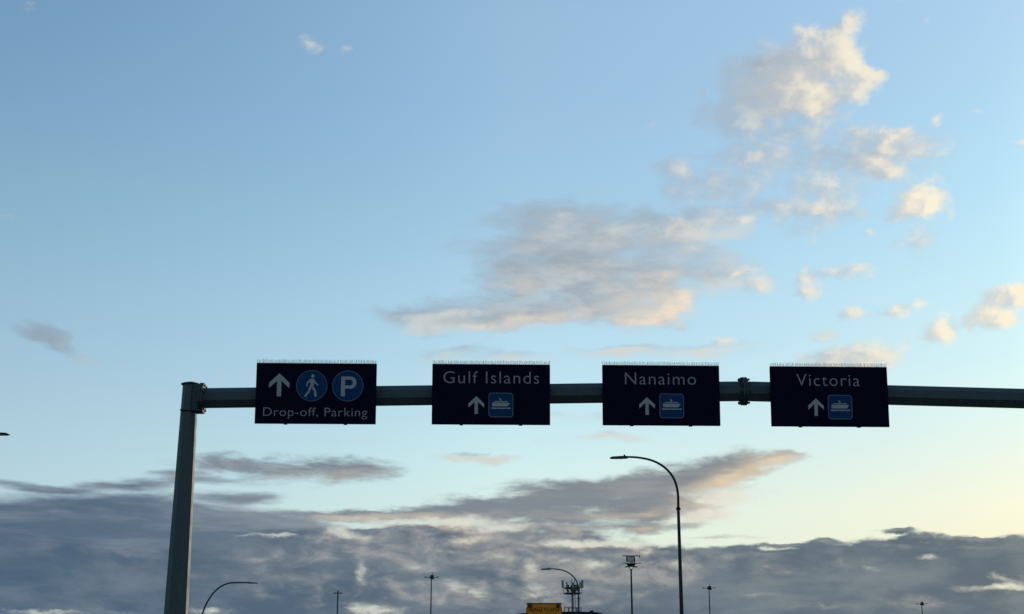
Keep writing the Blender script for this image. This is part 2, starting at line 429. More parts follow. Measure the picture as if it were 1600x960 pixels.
             (4.1, 4.94, 1.66, 0.26, 0.0, 0.35), (-7.69, 5.78, 1.65, 0.26, 0.0, 0.3), (-9.16, 4.89, 1.95, 0.32, 0.0, 0.25),
             (-14.08, 4.8, 2.82, 0.44, 0.0, 0.25)],
   'off': (4.4, 6.2, 0.1),
   'warp_scale': (0.8, 1.3),
   'warp': (1.4, 0.7),
   'scale': (0.6, 1.3),
   'amp': 2.4,
   'rough': 0.62,
   'mask': 0.6,
   't': (0.0, 1.25),
   'sun': (0.4, 0.25),
   'lit': (-0.4, 0.5),
   'shade': ((176, 172, 166), (205, 180, 160)),
   'light': ((200, 206, 200), (238, 236, 214)),
   'opacity': (0.8, 0.92)})]


def build_world():
    nt = world.node_tree
    nt.nodes.clear()
    tc = nt.nodes.new('ShaderNodeTexCoord')
    sp = nt.nodes.new('ShaderNodeSeparateXYZ'); nt.links.new(tc.outputs['Generated'], sp.inputs[0])
    x, y, z = (S(nt, o) for o in sp.outputs)
    az = x.op('ARCTAN2', y) * 57.29578
    el = z.op('ARCSINE') * 57.29578
    v = vec(nt, az, el)
    sky = nt.nodes.new('ShaderNodeTexSky'); sky.sky_type = 'NISHITA'; sky.sun_disc = False
    sky.sun_elevation = R(SUN_EL); sky.sun_rotation = R(SUN_AZ)
    # grade of the clear sky, by height and by direction
    cols = []
    t = el.rng(SKY_EL[0], SKY_EL[-1], smooth=False)
    for gains in SKY_GAIN:
        r = nt.nodes.new('ShaderNodeValToRGB')
        e = r.color_ramp.elements
        span = SKY_EL[-1] - SKY_EL[0]
        while len(e) < len(SKY_EL): e.new(0.5)
        for i, (h, c) in enumerate(zip(SKY_EL, gains)):
            e[i].position = (h - SKY_EL[0]) / span
            e[i].color = tuple(k / 10 for k in c) + (1,)
        nt.links.new(t.k, r.inputs[0]); cols.append(r.outputs[0])
    c = mix(nt, cols[0], cols[1], az.rng(-20, 0, smooth=False))
    c = mix(nt, c, cols[2], az.rng(0, 20, smooth=False))
    c = mix(nt, c, cols[3], az.op('ABSOLUTE').rng(24, 110))
    c = mix(nt, c, cols[4], el.rng(30, 75))
    c = vmath(nt, 'MULTIPLY', vmath(nt, 'MULTIPLY', sky.outputs[0], c), (10 * STRENGTH,) * 3)
    for name, L in LAYERS:
        c = layer(nt, v, c, name, L, az)
    c = vmath(nt, 'MULTIPLY', c, (1 / STRENGTH,) * 3)
    bg = nt.nodes.new('ShaderNodeBackground'); bg.inputs[1].default_value = STRENGTH
    out = nt.nodes.new('ShaderNodeOutputWorld')
    nt.links.new(c, bg.inputs[0]); nt.links.new(bg.outputs[0], out.inputs[0])


build_world()

# ------------------------------------------------------------------ materials
def mat(name, col, rough=0.6, metal=0.0, spec=0.3, vary=0.0, scale=6.0, bump=0.0, streaks=None):
    m = bpy.data.materials.new(name); m.use_nodes = True
    nt = m.node_tree; b = nt.nodes['Principled BSDF']
    b.inputs['Base Color'].default_value = tuple(col) + (1,)
    b.inputs['Roughness'].default_value = rough
    b.inputs['Metallic'].default_value = metal
    b.inputs['Specular IOR Level'].default_value = spec
    if vary or bump:
        tc = nt.nodes.new('ShaderNodeTexCoord'); v = tc.outputs['Object']
        if streaks: v = vmath(nt, 'MULTIPLY', v, streaks)
        n = nt.nodes.new('ShaderNodeTexNoise'); n.inputs['Scale'].default_value = scale
        n.inputs['Detail'].default_value = 6; n.inputs['Roughness'].default_value = 0.65
        nt.links.new(v, n.inputs['Vector'])
        f = S(nt, n.outputs['Fac']).rng(0.3, 0.7)
        if vary:
            nt.links.new(mix(nt, tuple(k * (1 - vary) for k in col), tuple(min(1, k * (1 + vary)) for k in col), f), b.inputs['Base Color'])
            nt.links.new(f.mad(0.2, rough - 0.1).k, b.inputs['Roughness'])
        if bump:
            bp = nt.nodes.new('ShaderNodeBump'); bp.inputs['Strength'].default_value = bump
            bp.inputs['Distance'].default_value = 0.01
            nt.links.new(f.k, bp.inputs['Height']); nt.links.new(bp.outputs[0], b.inputs['Normal'])
    return m


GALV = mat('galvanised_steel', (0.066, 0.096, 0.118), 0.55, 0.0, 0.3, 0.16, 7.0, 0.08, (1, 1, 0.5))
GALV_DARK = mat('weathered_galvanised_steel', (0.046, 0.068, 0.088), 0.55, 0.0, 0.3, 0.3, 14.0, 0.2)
LAMP = mat('dark_lamp_paint', (0.040, 0.055, 0.062), 0.85, 0.0, 0.05, 0.15, 5.0)
LAMP_HEAD = mat('lamp_head_casting', (0.045, 0.055, 0.06), 0.8, 0.0, 0.08, 0.1, 8.0)
LENS = mat('frosted_lens', (0.16, 0.17, 0.17), 0.35, 0.0, 0.5)
NAVY = mat('navy_sign_sheeting', (0.0055, 0.0065, 0.026), 0.75, 0.0, 0.05, 0.1, 3.0)
SIGN_BLUE = mat('blue_sign_sheeting', (0.006, 0.055, 0.18), 0.6, 0.0, 0.1, 0.05, 4.0)
WHITE = mat('white_reflective_sheeting', (0.44, 0.48, 0.52), 0.6, 0.0, 0.1, 0.04, 5.0)
TEXT = mat('white_cut_lettering', (0.36, 0.34, 0.41), 0.6, 0.0, 0.1)
BORDER = mat('pale_blue_border', (0.15, 0.18, 0.28), 0.6, 0.0, 0.1)
SPIKE = mat('pale_spike_wire', (0.75, 0.76, 0.74), 0.5, 0.0, 0.4)
ALU = mat('dull_aluminium', (0.10, 0.12, 0.14), 0.5, 0.0, 0.3, 0.15, 12.0)
YELLOW = mat('amber_sign_sheeting', (0.93, 0.31, 0.010), 0.55, 0.0, 0.2, 0.08, 3.0)
BLACK = mat('black_print', (0.012, 0.012, 0.012), 0.6, 0.0, 0.1)
TOWER = mat('grey_tower_steel', (0.16, 0.20, 0.22), 0.6, 0.0, 0.3, 0.15, 3.0)
ANTENNA = mat('antenna_housing', (0.22, 0.26, 0.28), 0.55, 0.0, 0.3)
PANEL_GREY = mat('floodlight_glass', (0.50, 0.53, 0.52), 0.3, 0.0, 0.5, 0.1, 6.0)
ROOF = mat('dark_roof_sheet', (0.018, 0.026, 0.030), 0.6, 0.0, 0.2, 0.2, 2.0)
BOOTH = mat('booth_cladding', (0.30, 0.32, 0.33), 0.6, 0.0, 0.3, 0.1, 3.0)
GLASS = mat('dark_window_glass', (0.02, 0.03, 0.035), 0.08, 0.0, 0.5)
CONCRETE = mat('concrete', (0.30, 0.29, 0.27), 0.85, 0.0, 0.2, 0.2, 4.0, 0.3)
ASPHALT = mat('asphalt', (0.05, 0.05, 0.052), 0.85, 0.0, 0.2, 0.25, 2.5, 0.3)
GRASS = mat('rough_grass', (0.045, 0.065, 0.022), 0.9, 0.0, 0.1, 0.4, 0.6, 0.4)
PAINT = mat('road_paint', (0.70, 0.70, 0.66), 0.7, 0.0, 0.2, 0.15, 6.0)


# ------------------------------------------------------------------ mesh helpers
class MB:
    def __init__(s): s.v, s.f, s.sm = [], [], []
    def add(s, vs, fs, smooth=False, M=None):
        o = len(s.v)
        s.v += [tuple(M @ Vector(p)) if M else tuple(p) for p in vs]
        s.f += [tuple(i + o for i in f) for f in fs]; s.sm += [smooth] * len(fs)
        return s
    def box(s, c, d, M=None):
        x, y, z = c; a, b, h = d[0] / 2, d[1] / 2, d[2] / 2
        vs = [(x + i * a, y + j * b, z + k * h) for i in (-1, 1) for j in (-1, 1) for k in (-1, 1)]
        return s.add(vs, [(0, 1, 3, 2), (4, 6, 7, 5), (0, 4, 5, 1), (2, 3, 7, 6), (0, 2, 6, 4), (1, 5, 7, 3)], M=M)
    def tube(s, pts, rad, n=10, turn=0.0, smooth=True, up=(0, 1, 0)):
        """round or faceted tube through pts; rad is one radius or a list"""
        pts = [Vector(p) for p in pts]; k = len(pts)
        rad = rad if isinstance(rad, (list, tuple)) else [rad] * k
        vs, fs = [], []
        for i, p in enumerate(pts):
            t = (pts[min(i + 1, k - 1)] - pts[max(i - 1, 0)]).normalized()
            u = Vector(up); u = (u - t * u.dot(t)).normalized(); w = t.cross(u)
            for j in range(n):
                a = 2 * math.pi * j / n + turn
                vs.append(p + (u * math.cos(a) + w * math.sin(a)) * rad[i])
        for i in range(k - 1):
            for j in range(n):
                a, b = i * n + j, i * n + (j + 1) % n
                fs.append((a, b, b + n, a + n))
        s.add(vs, fs, smooth)
        return s.add([vs[j] for j in range(n)] + [vs[(k - 1) * n + j] for j in range(n)],
                     [tuple(range(n - 1, -1, -1)), tuple(range(n, 2 * n))])
    def prism(s, poly, y0, y1, M=None):
        """outline in (x, z) extruded from y0 to y1"""
        n = len(poly)
        vs = [(x, y0, z) for x, z in poly] + [(x, y1, z) for x, z in poly]
        fs = [tuple(range(n)), tuple(range(2 * n - 1, n - 1, -1))] + [(i, i + n, (i + 1) % n + n, (i + 1) % n) for i in range(n)]
        return s.add(vs, fs, M=M)
    def ring(s, outer, inner, y0, y1):
        n = len(outer)
        vs = [(x, y, z) for y in (y0, y1) for P in (outer, inner) for x, z in P]
        fs = []
        for i in range(n):
            j = (i + 1) % n
            fs += [(i, j, n + j, n + i), (2 * n + i, 3 * n + i, 3 * n + j, 2 * n + j), (i, 2 * n + i, 2 * n + j, j), (n + i, n + j, 3 * n + j, 3 * n + i)]
        return s.add(vs, fs)
    def build(s, name, m, parent=None, bevel=0.0, loc=None):
        me = bpy.data.meshes.new(name); me.from_pydata(s.v, [], s.f)
        me.polygons.foreach_set('use_smooth', s.sm); me.materials.append(m); me.update()
        o = bpy.data.objects.new(name, me); COL.objects.link(o)
        if parent: o.parent = parent
        if loc: o.location = loc
        if bevel:
            b = o.modifiers.new('bevel', 'BEVEL'); b.width = bevel; b.segments = 2; b.limit_method = 'ANGLE'
        return o


def tag(o, label=None, cat=None, group=None, kind=None):
    for k, v in (('label', label), ('category', cat), ('group', group), ('kind', kind)):
        if v: o[k] = v
    return o


def empty(name, loc, rz=0.0, label=None, cat=None, group=None):
    o = bpy.data.objects.new(name, None); COL.objects.link(o)
    o.location = loc; o.rotation_euler = (0, 0, rz); o.empty_display_size = 0.3
    return tag(o, label, cat, group)


def kids(o): return [c for c in bpy.data.objects if c.parent == o]


def copy_tree(o, parent=None):
    c = o.copy(); COL.objects.link(c)
    if parent: c.parent = parent
    for ch in kids(o): copy_tree(ch, c)
    return c


def circle(cx, cz, r, n=40): return [(cx + r * math.cos(2 * math.pi * i / n), cz + r * math.sin(2 * math.pi * i / n)) for i in range(n)]


def rrect(cx, cz, w, h, r, n=7):
    out = []
    for sx, sz, a0 in ((1, 1, 0), (-1, 1, 90), (-1, -1, 180), (1, -1, 270)):
        for i in range(n):
            a = R(a0 + 90 * i / (n - 1))
            out.append((cx + sx * (w / 2 - r) + r * math.cos(a), cz + sz * (h / 2 - r) + r * math.sin(a)))
    return out


def text_mesh(body, x0, x1, base, cap, y, m, parent, name='letter', weight=0.0, space=1.0, depth=0.0015):
    """letters as thin solids facing -y, fitted between x0 and x1 with the given cap height"""
    def raw(t, ex):
        cu = bpy.data.curves.new('t', 'FONT'); cu.body = t; cu.size = 1; cu.offset = weight
        cu.space_character = space; cu.extrude = ex; cu.resolution_u = 4
        o = bpy.data.objects.new('t', cu); COL.objects.link(o)
        me = bpy.data.meshes.new_from_object(o.evaluated_get(bpy.context.evaluated_depsgraph_get()))
        bpy.data.objects.remove(o); bpy.data.curves.remove(cu)
        return me
    h = raw('H', 0.0); hz = max(v.co.y for v in h.vertices); bpy.data.meshes.remove(h)
    me = raw(body, 0.01)
    a = min(v.co.x for v in me.vertices); b = max(v.co.x for v in me.vertices)
    kx, kz = (x1 - x0) / (b - a), cap / hz
    for v in me.vertices:
        px, pz, d = v.co
        v.co = (x0 + (px - a) * kx, y - d / 0.01 * depth, base + pz * kz)
    # one mesh per letter
    par = list(range(len(me.vertices)))
    def root(i):
        while par[i] != i: par[i] = par[par[i]]; i = par[i]
        return i
    for e in me.edges:
        i, j = root(e.vertices[0]), root(e.vertices[1])
        if i != j: par[i] = j
    span = {}
    for v in me.vertices:
        k = root(v.index); lo, hi = span.get(k, (9e9, -9e9)); span[k] = (min(lo, v.co.x), max(hi, v.co.x))
    groups = []                        # letters, each with its dot
    for k, (lo, hi) in sorted(span.items(), key=lambda t: t[1][0] - t[1][1]):
        for g in groups:
            if min(hi, g[1]) - max(lo, g[0]) > 0.6 * (hi - lo): g[2].add(k); break
        else: groups.append((lo, hi, {k}))
    groups.sort(key=lambda g: g[0])
    for lo, hi, ks in groups:
        w = MB()
        ix = [v.index for v in me.vertices if root(v.index) in ks]; re = {a: b for b, a in enumerate(ix)}
        w.add([tuple(me.vertices[a].co) for a in ix], [tuple(re[a] for a in f.vertices) for f in me.polygons if f.vertices[0] in re])
        w.build(name, m, parent)
    bpy.data.meshes.remove(me)


# ------------------------------------------------------------------ ground and road (below the frame)
def sheet(name, m, x0, x1, y0, y1, z, parent=None):
    o = MB().add([(x0, y0, z), (x1, y0, z), (x1, y1, z), (x0, y1, z)], [(0, 1, 2, 3)]).build(name, m, parent)
    if not parent: o['kind'] = 'structure'
    return o


sheet('ground', GRASS, -6000, 6000, -6000, 9000, -0.012)
road = sheet('road', ASPHALT, -4.9, 13.3, -120, 420, 0.0)
sheet('lot', ASPHALT, -60, -6.5, 70, 420, -0.004)
for x in (-5.0, 13.4):
    MB().box((x, 150, 0.06), (0.2, 540, 0.14)).build('kerb', CONCRETE)['kind'] = 'structure'
for x in (-1.95, 1.15):
    for i in range(24):
        sheet('lane_dash', PAINT, x - 0.06, x + 0.06, -20 + i * 9, -17 + i * 9, 0.004, road)
MB().box((5.9, 160, 0.07), (1.5, 480, 0.14)).build('median_kerb', CONCRETE)['kind'] = 'structure'

# ------------------------------------------------------------------ overhead sign gantry
YAW = R(1.8)
UX, UY = math.cos(YAW), math.sin(YAW)
def along(s, d=0.0): return (s * UX - d * UY, 25 + s * UY + d * UX)       # s metres along the beam, d metres behind it

gx, gy = along(-5.8)
gantry = empty('sign_gantry', (gx, gy, 0), YAW, 'grey galvanised steel gantry whose pole and long bolted beam carry the four dark signs', 'sign gantry')
O8 = 1 / math.cos(R(22.5))


def gantry_post(x):
    p = MB().tube([(x, 0, 0.03), (x, 0, 7.10)], [0.475 / 2 * O8, 0.258 / 2 * O8], 8, R(17.5), False).build('pole', GALV, gantry)
    cap = MB().tube([(x, 0, 7.102), (x, 0, 7.118), (x, 0, 7.15)], [0.172, 0.172, 0.06], 16).build('pole_cap', GALV_DARK, p)
    MB().box((x, 0, 0.015), (0.8, 0.8, 0.05)).build('base_plate', GALV_DARK, gantry, 0.006)
    MB().box((x, 0, -0.02), (1.3, 1.3, 0.06)).build('footing', CONCRETE, gantry)
    for i in (-1, 1):
        for j in (-1, 1):
            MB().tube([(x + i * 0.32, j * 0.32, 0.04), (x + i * 0.32, j * 0.32, 0.13)], 0.022, 6).build('anchor_bolt', GALV_DARK, gantry)
    return p


gantry_post(0.0); gantry_post(20.06)


def joint(x, sx, z):
    """sleeve on the pole, gusset ring and bolted end flange of a beam"""
    sl = MB().box((x + sx * 0.125, 0, z), (0.115, 0.30, 0.47)).build('sleeve', GALV_DARK, gantry, 0.006)
    MB().box((x + sx * 0.05, 0, z - 0.245), (0.36, 0.34, 0.018)).build('gusset', GALV_DARK, sl)
    fl = MB()
    fl.tube([(x + sx * 0.19, 0, z), (x + sx * 0.225, 0, z)], 0.285 , 8, R(22.5), False)
    fl.tube([(x + sx * 0.23, 0, z), (x + sx * 0.262, 0, z)], 0.285 , 8, R(22.5), False)
    fl = fl.build('end_flange', GALV_DARK, gantry, 0.004)
    for k in range(8):
        a = R(45 * k + 22.5)
        yy, zz = 0.232 * math.cos(a), z + 0.232 * math.sin(a)
        MB().tube([(x + sx * 0.165, yy, zz), (x + sx * 0.288, yy, zz)], 0.021, 6, 0.3, False).build('flange_bolt', GALV, fl)


joint(0.0, 1, 6.855); joint(20.06, -1, 6.855)
mid = 10.03
MB().tube([(0.262, 0, 6.858), (mid - 0.045, 0, 7.052)], [0.34 / 2 * O8] * 2, 8, R(22.5), False).build('beam', GALV, gantry)
MB().tube([(mid + 0.045, 0, 7.052), (20.06 - 0.262, 0, 6.858)], [0.34 / 2 * O8, 0.34 / 2 * O8], 8, R(22.5), False).build('beam', GALV, gantry)
for dx in (-0.024, 0.024):
    fl = MB().tube([(mid + dx - 0.02, 0, 7.052), (mid + dx + 0.02, 0, 7.052)], 0.262, 16).build('splice_flange', GALV_DARK, gantry, 0.004)
    if dx < 0:
        for k in range(10):
            a = R(36 * k + 9)
            yy, zz = 0.222 * math.cos(a), 7.052 + 0.222 * math.sin(a)
            MB().tube([(mid - 0.095, yy, zz), (mid + 0.098, yy, zz)], 0.020, 6, 0, False).build('flange_bolt', GALV_DARK, fl)
            MB().tube([(mid - 0.082, yy, zz), (mid - 0.047, yy, zz)], 0.034, 6, 0, False).build('flange_nut', GALV_DARK, fl)

# ------------------------------------------------------------------ the four overhead signs
PX = 2.115 / 184.0        # metres per unit of the sign's own layout grid
FR = -0.0225              # front face of a panel


def P(pts): return [(a * PX, b * PX) for a, b in pts]


def arrow(parent, cx, cz, w, h):
    """straight-ahead arrow: stem with two chevron arms"""
    t = w * 0.215; a = w / 2
    out = [(cx - t / 2, cz - h / 2), (cx + t / 2, cz - h / 2), (cx + t / 2, cz + h * 0.17), (cx + a, cz - h * 0.14), (cx + a, cz + h * 0.085),
           (cx, cz + h / 2), (cx - a, cz + h * 0.085), (cx - a, cz - h * 0.14), (cx - t / 2, cz + h * 0.17)]
    return MB().prism(P(out), FR - 0.0030, FR - 0.0002).build('arrow', WHITE, parent)


def ferry_symbol(parent, cx, cz, w):
    bg = MB().prism(P(rrect(cx, cz, w, w, w * 0.13)), FR - 0.0020, FR - 0.0001).build('ferry_symbol', SIGN_BLUE, parent)
    k = w / 39.0
    MB().ring(P(rrect(cx, cz, w, w, w * 0.13)), P(rrect(cx, cz, w - 2.6 * k, w - 2.6 * k, w * 0.10)), FR - 0.0034, FR - 0.0021).build('symbol_border', BORDER, bg)
    def q(pts): return P([(cx + a * k, cz + b * k) for a, b in pts])
    sh = MB()
    y0, y1 = FR - 0.0034, FR - 0.0021
    sh.prism(q([(-14.0, 3.2), (14.6, 3.2), (12.2, 0.0), (10.6, -2.2), (-13.6, -2.2)]), y0, y1)          # hull
    sh.prism(q([(-12.0, 4.3), (11.0, 4.3), (12.4, 3.7), (-13.2, 3.7)]), y0, y1)
    sh.prism(q([(-10.0, 6.2), (10.2, 6.2), (10.6, 5.0), (-10.2, 5.0)]), y0, y1)                         # upper deck
    sh.prism(q([(-3.2, 11.2), (0.0, 9.8), (1.2, 6.7), (-1.0, 6.7)]), y0, y1)                            # funnel
    sh.build('ship', WHITE, bg)
    MB().prism(q([(-15.5, -4.2), (15.6, -4.2), (15.6, -6.2), (8.5, -5.7), (3, -6.2), (-3, -5.7), (-9, -6.2), (-15.5, -5.9)]), y0, y1).build('waterline', WHITE, bg)
    return bg


def disc_symbol(name, parent, cx, cz, r):
    bg = MB().prism(P(circle(cx, cz, r, 56)), FR - 0.0020, FR - 0.0001).build(name, SIGN_BLUE, parent)
    MB().ring(P(circle(cx, cz, r, 56)), P(circle(cx, cz, r - 1.1, 56)), FR - 0.0034, FR - 0.0021).build('symbol_border', BORDER, bg)
    return bg


def limb(mb, a, b, w0, w1, y0, y1):
    ax, az = a; bx, bz = b; L = math.hypot(bx - ax, bz - az); nx, nz = -(bz - az) / L, (bx - ax) / L
    mb.prism(P([(ax + nx * w0, az + nz * w0), (bx + nx * w1, bz + nz * w1), (bx - nx * w1, bz - nz * w1), (ax - nx * w0, az - nz * w0)]), y0, y1)


def spikes(parent, w, seed):
    rr = random.Random(seed); mb = MB(); top = 0.5415
    mb.box((0, 0, top + 0.003), (w, 0.05, 0.006))
    x = -w / 2 + 0.01
    while x < w / 2:
        for dy, lean in ((-0.018, -0.35), (0.0, 0.05), (0.018, 0.4)):
            j = rr.uniform(-0.012, 0.012); h = rr.uniform(0.050, 0.080)
            a = (x + j * 0.3, dy, top + 0.005); b = (x + j + rr.uniform(-0.02, 0.02), dy + lean * h, top + h)
            mb.tube([a, b], 0.0016, 3)
        x += 0.0185
    return tag(mb.build('bird_spikes', SPIKE, parent), kind='stuff')


def sign(name, s, z, label, seed):
    w = {1: 2.14, 4: 2.13}.get(seed, 2.112)
    x, y = along(s, -0.33)
    o = empty(name, (x, y, z), YAW, label, 'road sign', 'overhead direction signs on the gantry')
    o.rotation_euler = (R(5), 0, YAW)
    p = MB().box((0, 0, 0), (w, 0.045, 1.083)).build('panel', NAVY, o, 0.004)
    for sx in (-0.53, 0.53):
        b = MB().box((sx, 0.055, -0.005), (0.06, 0.06, 1.087)).box((sx, 0.135, 0.27), (0.09, 0.10, 0.05)).box((sx, 0.135, -0.05), (0.09, 0.10, 0.05))
        b.build('bracket', ALU, o)
    spikes(o, w - 0.01, seed)
    return o


# grid origin of each layout is the middle of the panel, one unit = 1/184 of its width
sg = sign('parking_sign', -3.503, 6.882, 'dark navy overhead sign reading Drop-off, Parking with walking person and P symbols', 1)
arrow(sg, -57.2, 13.2, 31.5, 36)
d = disc_symbol('walking_symbol', sg, -7.0, 12.2, 24.2)
m_ = MB(); y0, y1 = FR - 0.0034, FR - 0.0021
def wp(a, b): return (-7.0 + a, 12.2 + b)
m_.prism(P(circle(*wp(1.4, 15.0), 2.6, 18)), y0, y1)
m_.prism(P([wp(-1.0, 11.2), wp(2.6, 11.2), wp(4.2, 8.6), wp(3.4, 3.8), wp(2.4, -2.6), wp(-3.0, -2.6), wp(-1.8, 3.0), wp(-3.4, 8.0)]), y0, y1)
limb(m_, wp(3.0, 9.4), wp(5.6, 4.4), 1.35, 1.15, y0, y1); limb(m_, wp(5.3, 4.7), wp(10.0, 1.0), 1.15, 1.0, y0, y1)
limb(m_, wp(-2.2, 9.4), wp(-6.4, 4.2), 1.35, 1.15, y0, y1); limb(m_, wp(-6.3, 4.8), wp(-8.0, -1.2), 1.15, 1.0, y0, y1)
limb(m_, wp(-1.4, -2.0), wp(-4.2, -9.2), 2.0, 1.7, y0, y1); limb(m_, wp(-3.9, -8.6), wp(-10.0, -17.0), 1.7, 1.6, y0, y1)
limb(m_, wp(0.8, -1.2), wp(5.4, -8.2), 2.0, 1.7, y0, y1); limb(m_, wp(5.2, -7.4), wp(6.4, -17.0), 1.7, 1.7, y0, y1)
m_.build('walking_figure', WHITE, d)
d = disc_symbol('parking_symbol', sg, 48.8, 12.2, 24.2)
m_ = MB()
cx, cz = 48.8, 12.2
m_.prism(P([(cx - 10.4, cz - 16.2), (cx - 4.2, cz - 16.2), (cx - 4.2, cz + 14.6), (cx - 10.4, cz + 14.6)]), y0, y1)
bo = [(cx - 4.2, cz + 14.6)] + [(cx + 4.0 + 9.4 * math.sin(R(a)), cz + 5.2 + 9.4 * math.cos(R(a))) for a in range(0, 181, 15)] + [(cx - 4.2, cz - 4.2)]
bi = [(cx - 4.2, cz + 9.8)] + [(cx + 3.4 + 4.4 * math.sin(R(a)), cz + 5.2 + 4.6 * math.cos(R(a))) for a in range(0, 181, 15)] + [(cx - 4.2, cz + 0.6)]
for i in range(len(bo) - 1):
    m_.prism(P([bo[i], bo[i + 1], bi[i + 1], bi[i]]), y0, y1)
m_.build('letter_p', WHITE, d)
text_mesh('Drop-off, Parking', -80.5 * PX, 80.0 * PX, -35.3 * PX, 13.2 * PX, FR - 0.0017, TEXT, sg, weight=-0.006, space=1.05)

for name, s, z, word, tx0, tx1, capz, ax, fx, seed in (
        ('gulf_islands_sign', -0.384, 6.887, 'Gulf Islands', -74.5, 74.8, 17.2, -23.0, 15.2, 2),
        ('nanaimo_sign', 2.668, 6.890, 'Nanaimo', -56.5, 55.0, 17.0, -22.5, 16.0, 3),
        ('victoria_sign', 5.710, 6.888, 'Victoria', -51.5, 48.5, 16.8, -22.0, 16.0, 4)):
    sg = sign(name, s, z, {2: 'dark navy overhead sign reading Gulf Islands above an arrow and ferry symbol',
                           3: 'dark navy overhead sign reading Nanaimo above an arrow and ferry symbol',
                           4: 'dark navy overhead sign reading Victoria above an arrow and ferry symbol'}[seed], seed)
    text_mesh(word, tx0 * PX, tx1 * PX, capz * PX, 18.6 * PX, FR - 0.0017, TEXT, sg, weight=-0.007, space=1.12)
    arrow(sg, ax, -16.8, 24.5, 27.5)
    ferry_symbol(sg, fx, -16.4, 38.5)


# ------------------------------------------------------------------ street lamps
def lamp_head(o, x, z, sx, L=0.66):
    """flat LED head whose tail sits on the arm end at x, pointing along sx"""
    prof = [(0, -0.03), (0.10, -0.042), (L - 0.04, -0.042), (L, -0.026), (L - 0.09, 0.012), (0.22, 0.034), (0.04, 0.034)]
    pr = [(x + sx * a, z + b) for a, b in prof]
    h = MB().prism(pr if sx > 0 else pr[::-1], -0.12, 0.12).build('luminaire', LAMP_HEAD, o, 0.012)
    MB().box((x + sx * L * 0.58, 0, z - 0.046), (L * 0.62, 0.22, 0.010)).build('lens', LENS, h)
    MB().tube([(x + sx * 0.13, 0, z + 0.03), (x + sx * 0.13, 0, z + 0.095)], 0.03, 10).build('photocell', LAMP_HEAD, h)


def foot(o, w=0.36):
    MB().box((0, 0, 0.10), (w, w, 0.06)).build('base_plate', LAMP_HEAD, o, 0.005)
    for i in (-1, 1):
        for j in (-1, 1):
            MB().tube([(i * w * 0.38, j * w * 0.38, 0.1), (i * w * 0.38, j * w * 0.38, 0.2)], 0.018, 6).build('anchor_bolt', GALV_DARK, o)


def smooth_path(pts, n=4):
    out = []
    q = [pts[0]] + pts + [pts[-1]]
    for i in range(1, len(q) - 2):
        a, b, c, d = (Vector(k) for k in q[i - 1:i + 3])
        for j in range(n):
            t = j / n
            out.append(0.5 * ((2 * b) + (c - a) * t + (2 * a - 5 * b + 4 * c - d) * t * t + (3 * b - a - 3 * c + d) * t ** 3))
    return out + [Vector(pts[-1])]


def short_lamp():
    o = empty('street_lamp', (5.9, 50, 0), 0, 'tall dark street lamp with curved arm rising below the Nanaimo sign', 'street lamp', 'street lamps with curved arms')
    foot(o)
    MB().tube([(0, 0, -0.2), (0, 0, 8.29)], [0.095, 0.052], 12).build('pole', LAMP, o)
    MB().tube([(0, 0, 8.25), (0, 0, 8.30), (0, 0, 8.36)], [0.085, 0.085, 0.05], 12).build('collar', LAMP_HEAD, o)
    pts = smooth_path([(0, 0, 8.30), (0, 0, 8.86), (-0.10, 0, 9.30), (-0.30, 0, 9.62), (-0.59, 0, 9.87), (-0.97, 0, 10.04), (-1.43, 0, 10.125), (-1.80, 0, 10.14)])
    k = len(pts)
    MB().tube(pts, [0.047 - 0.012 * i / k for i in range(k)], 10).build('arm', LAMP, o)
    lamp_head(o, -1.74, 10.13, -1)
    return o


def long_lamp():
    o = empty('street_lamp', (-21.85, 101, 0), 0, 'thin dark street lamp with long curved arm low beside the gantry pole', 'street lamp', 'street lamps with curved arms')
    foot(o)
    MB().tube([(0, 0, -0.2), (0, 0, 7.0)], [0.105, 0.07], 12).build('pole', LAMP, o)
    MB().tube([(0, 0, 6.96), (0, 0, 7.02), (0, 0, 7.08)], [0.10, 0.10, 0.06], 12).build('collar', LAMP_HEAD, o)
    pts = smooth_path([(0, 0, 7.0), (0.03, 0, 7.5), (0.14, 0, 7.95), (0.36, 0, 8.55), (0.66, 0, 9.09), (0.95, 0, 9.44), (1.29, 0, 9.72), (1.65, 0, 9.89), (2.05, 0, 9.98), (3.2, 0, 10.0)])
    k = len(pts)
    MB().tube(pts, [0.062 - 0.012 * i / k for i in range(k)], 10).build('arm', LAMP, o)
    lamp_head(o, 3.14, 9.98, 1, 0.80)
    return o


la = short_lamp()
lb = copy_tree(la); lb.location = (4.23, 91, -0.12)
tag(lb, 'small distant street lamp whose curved arm crosses in front of the antenna tower')
lc = long_lamp()
ld = copy_tree(lc); ld.location = (-20.22, 45, 0.06)
tag(ld, 'street lamp of which only the dark head pokes in at the left edge')

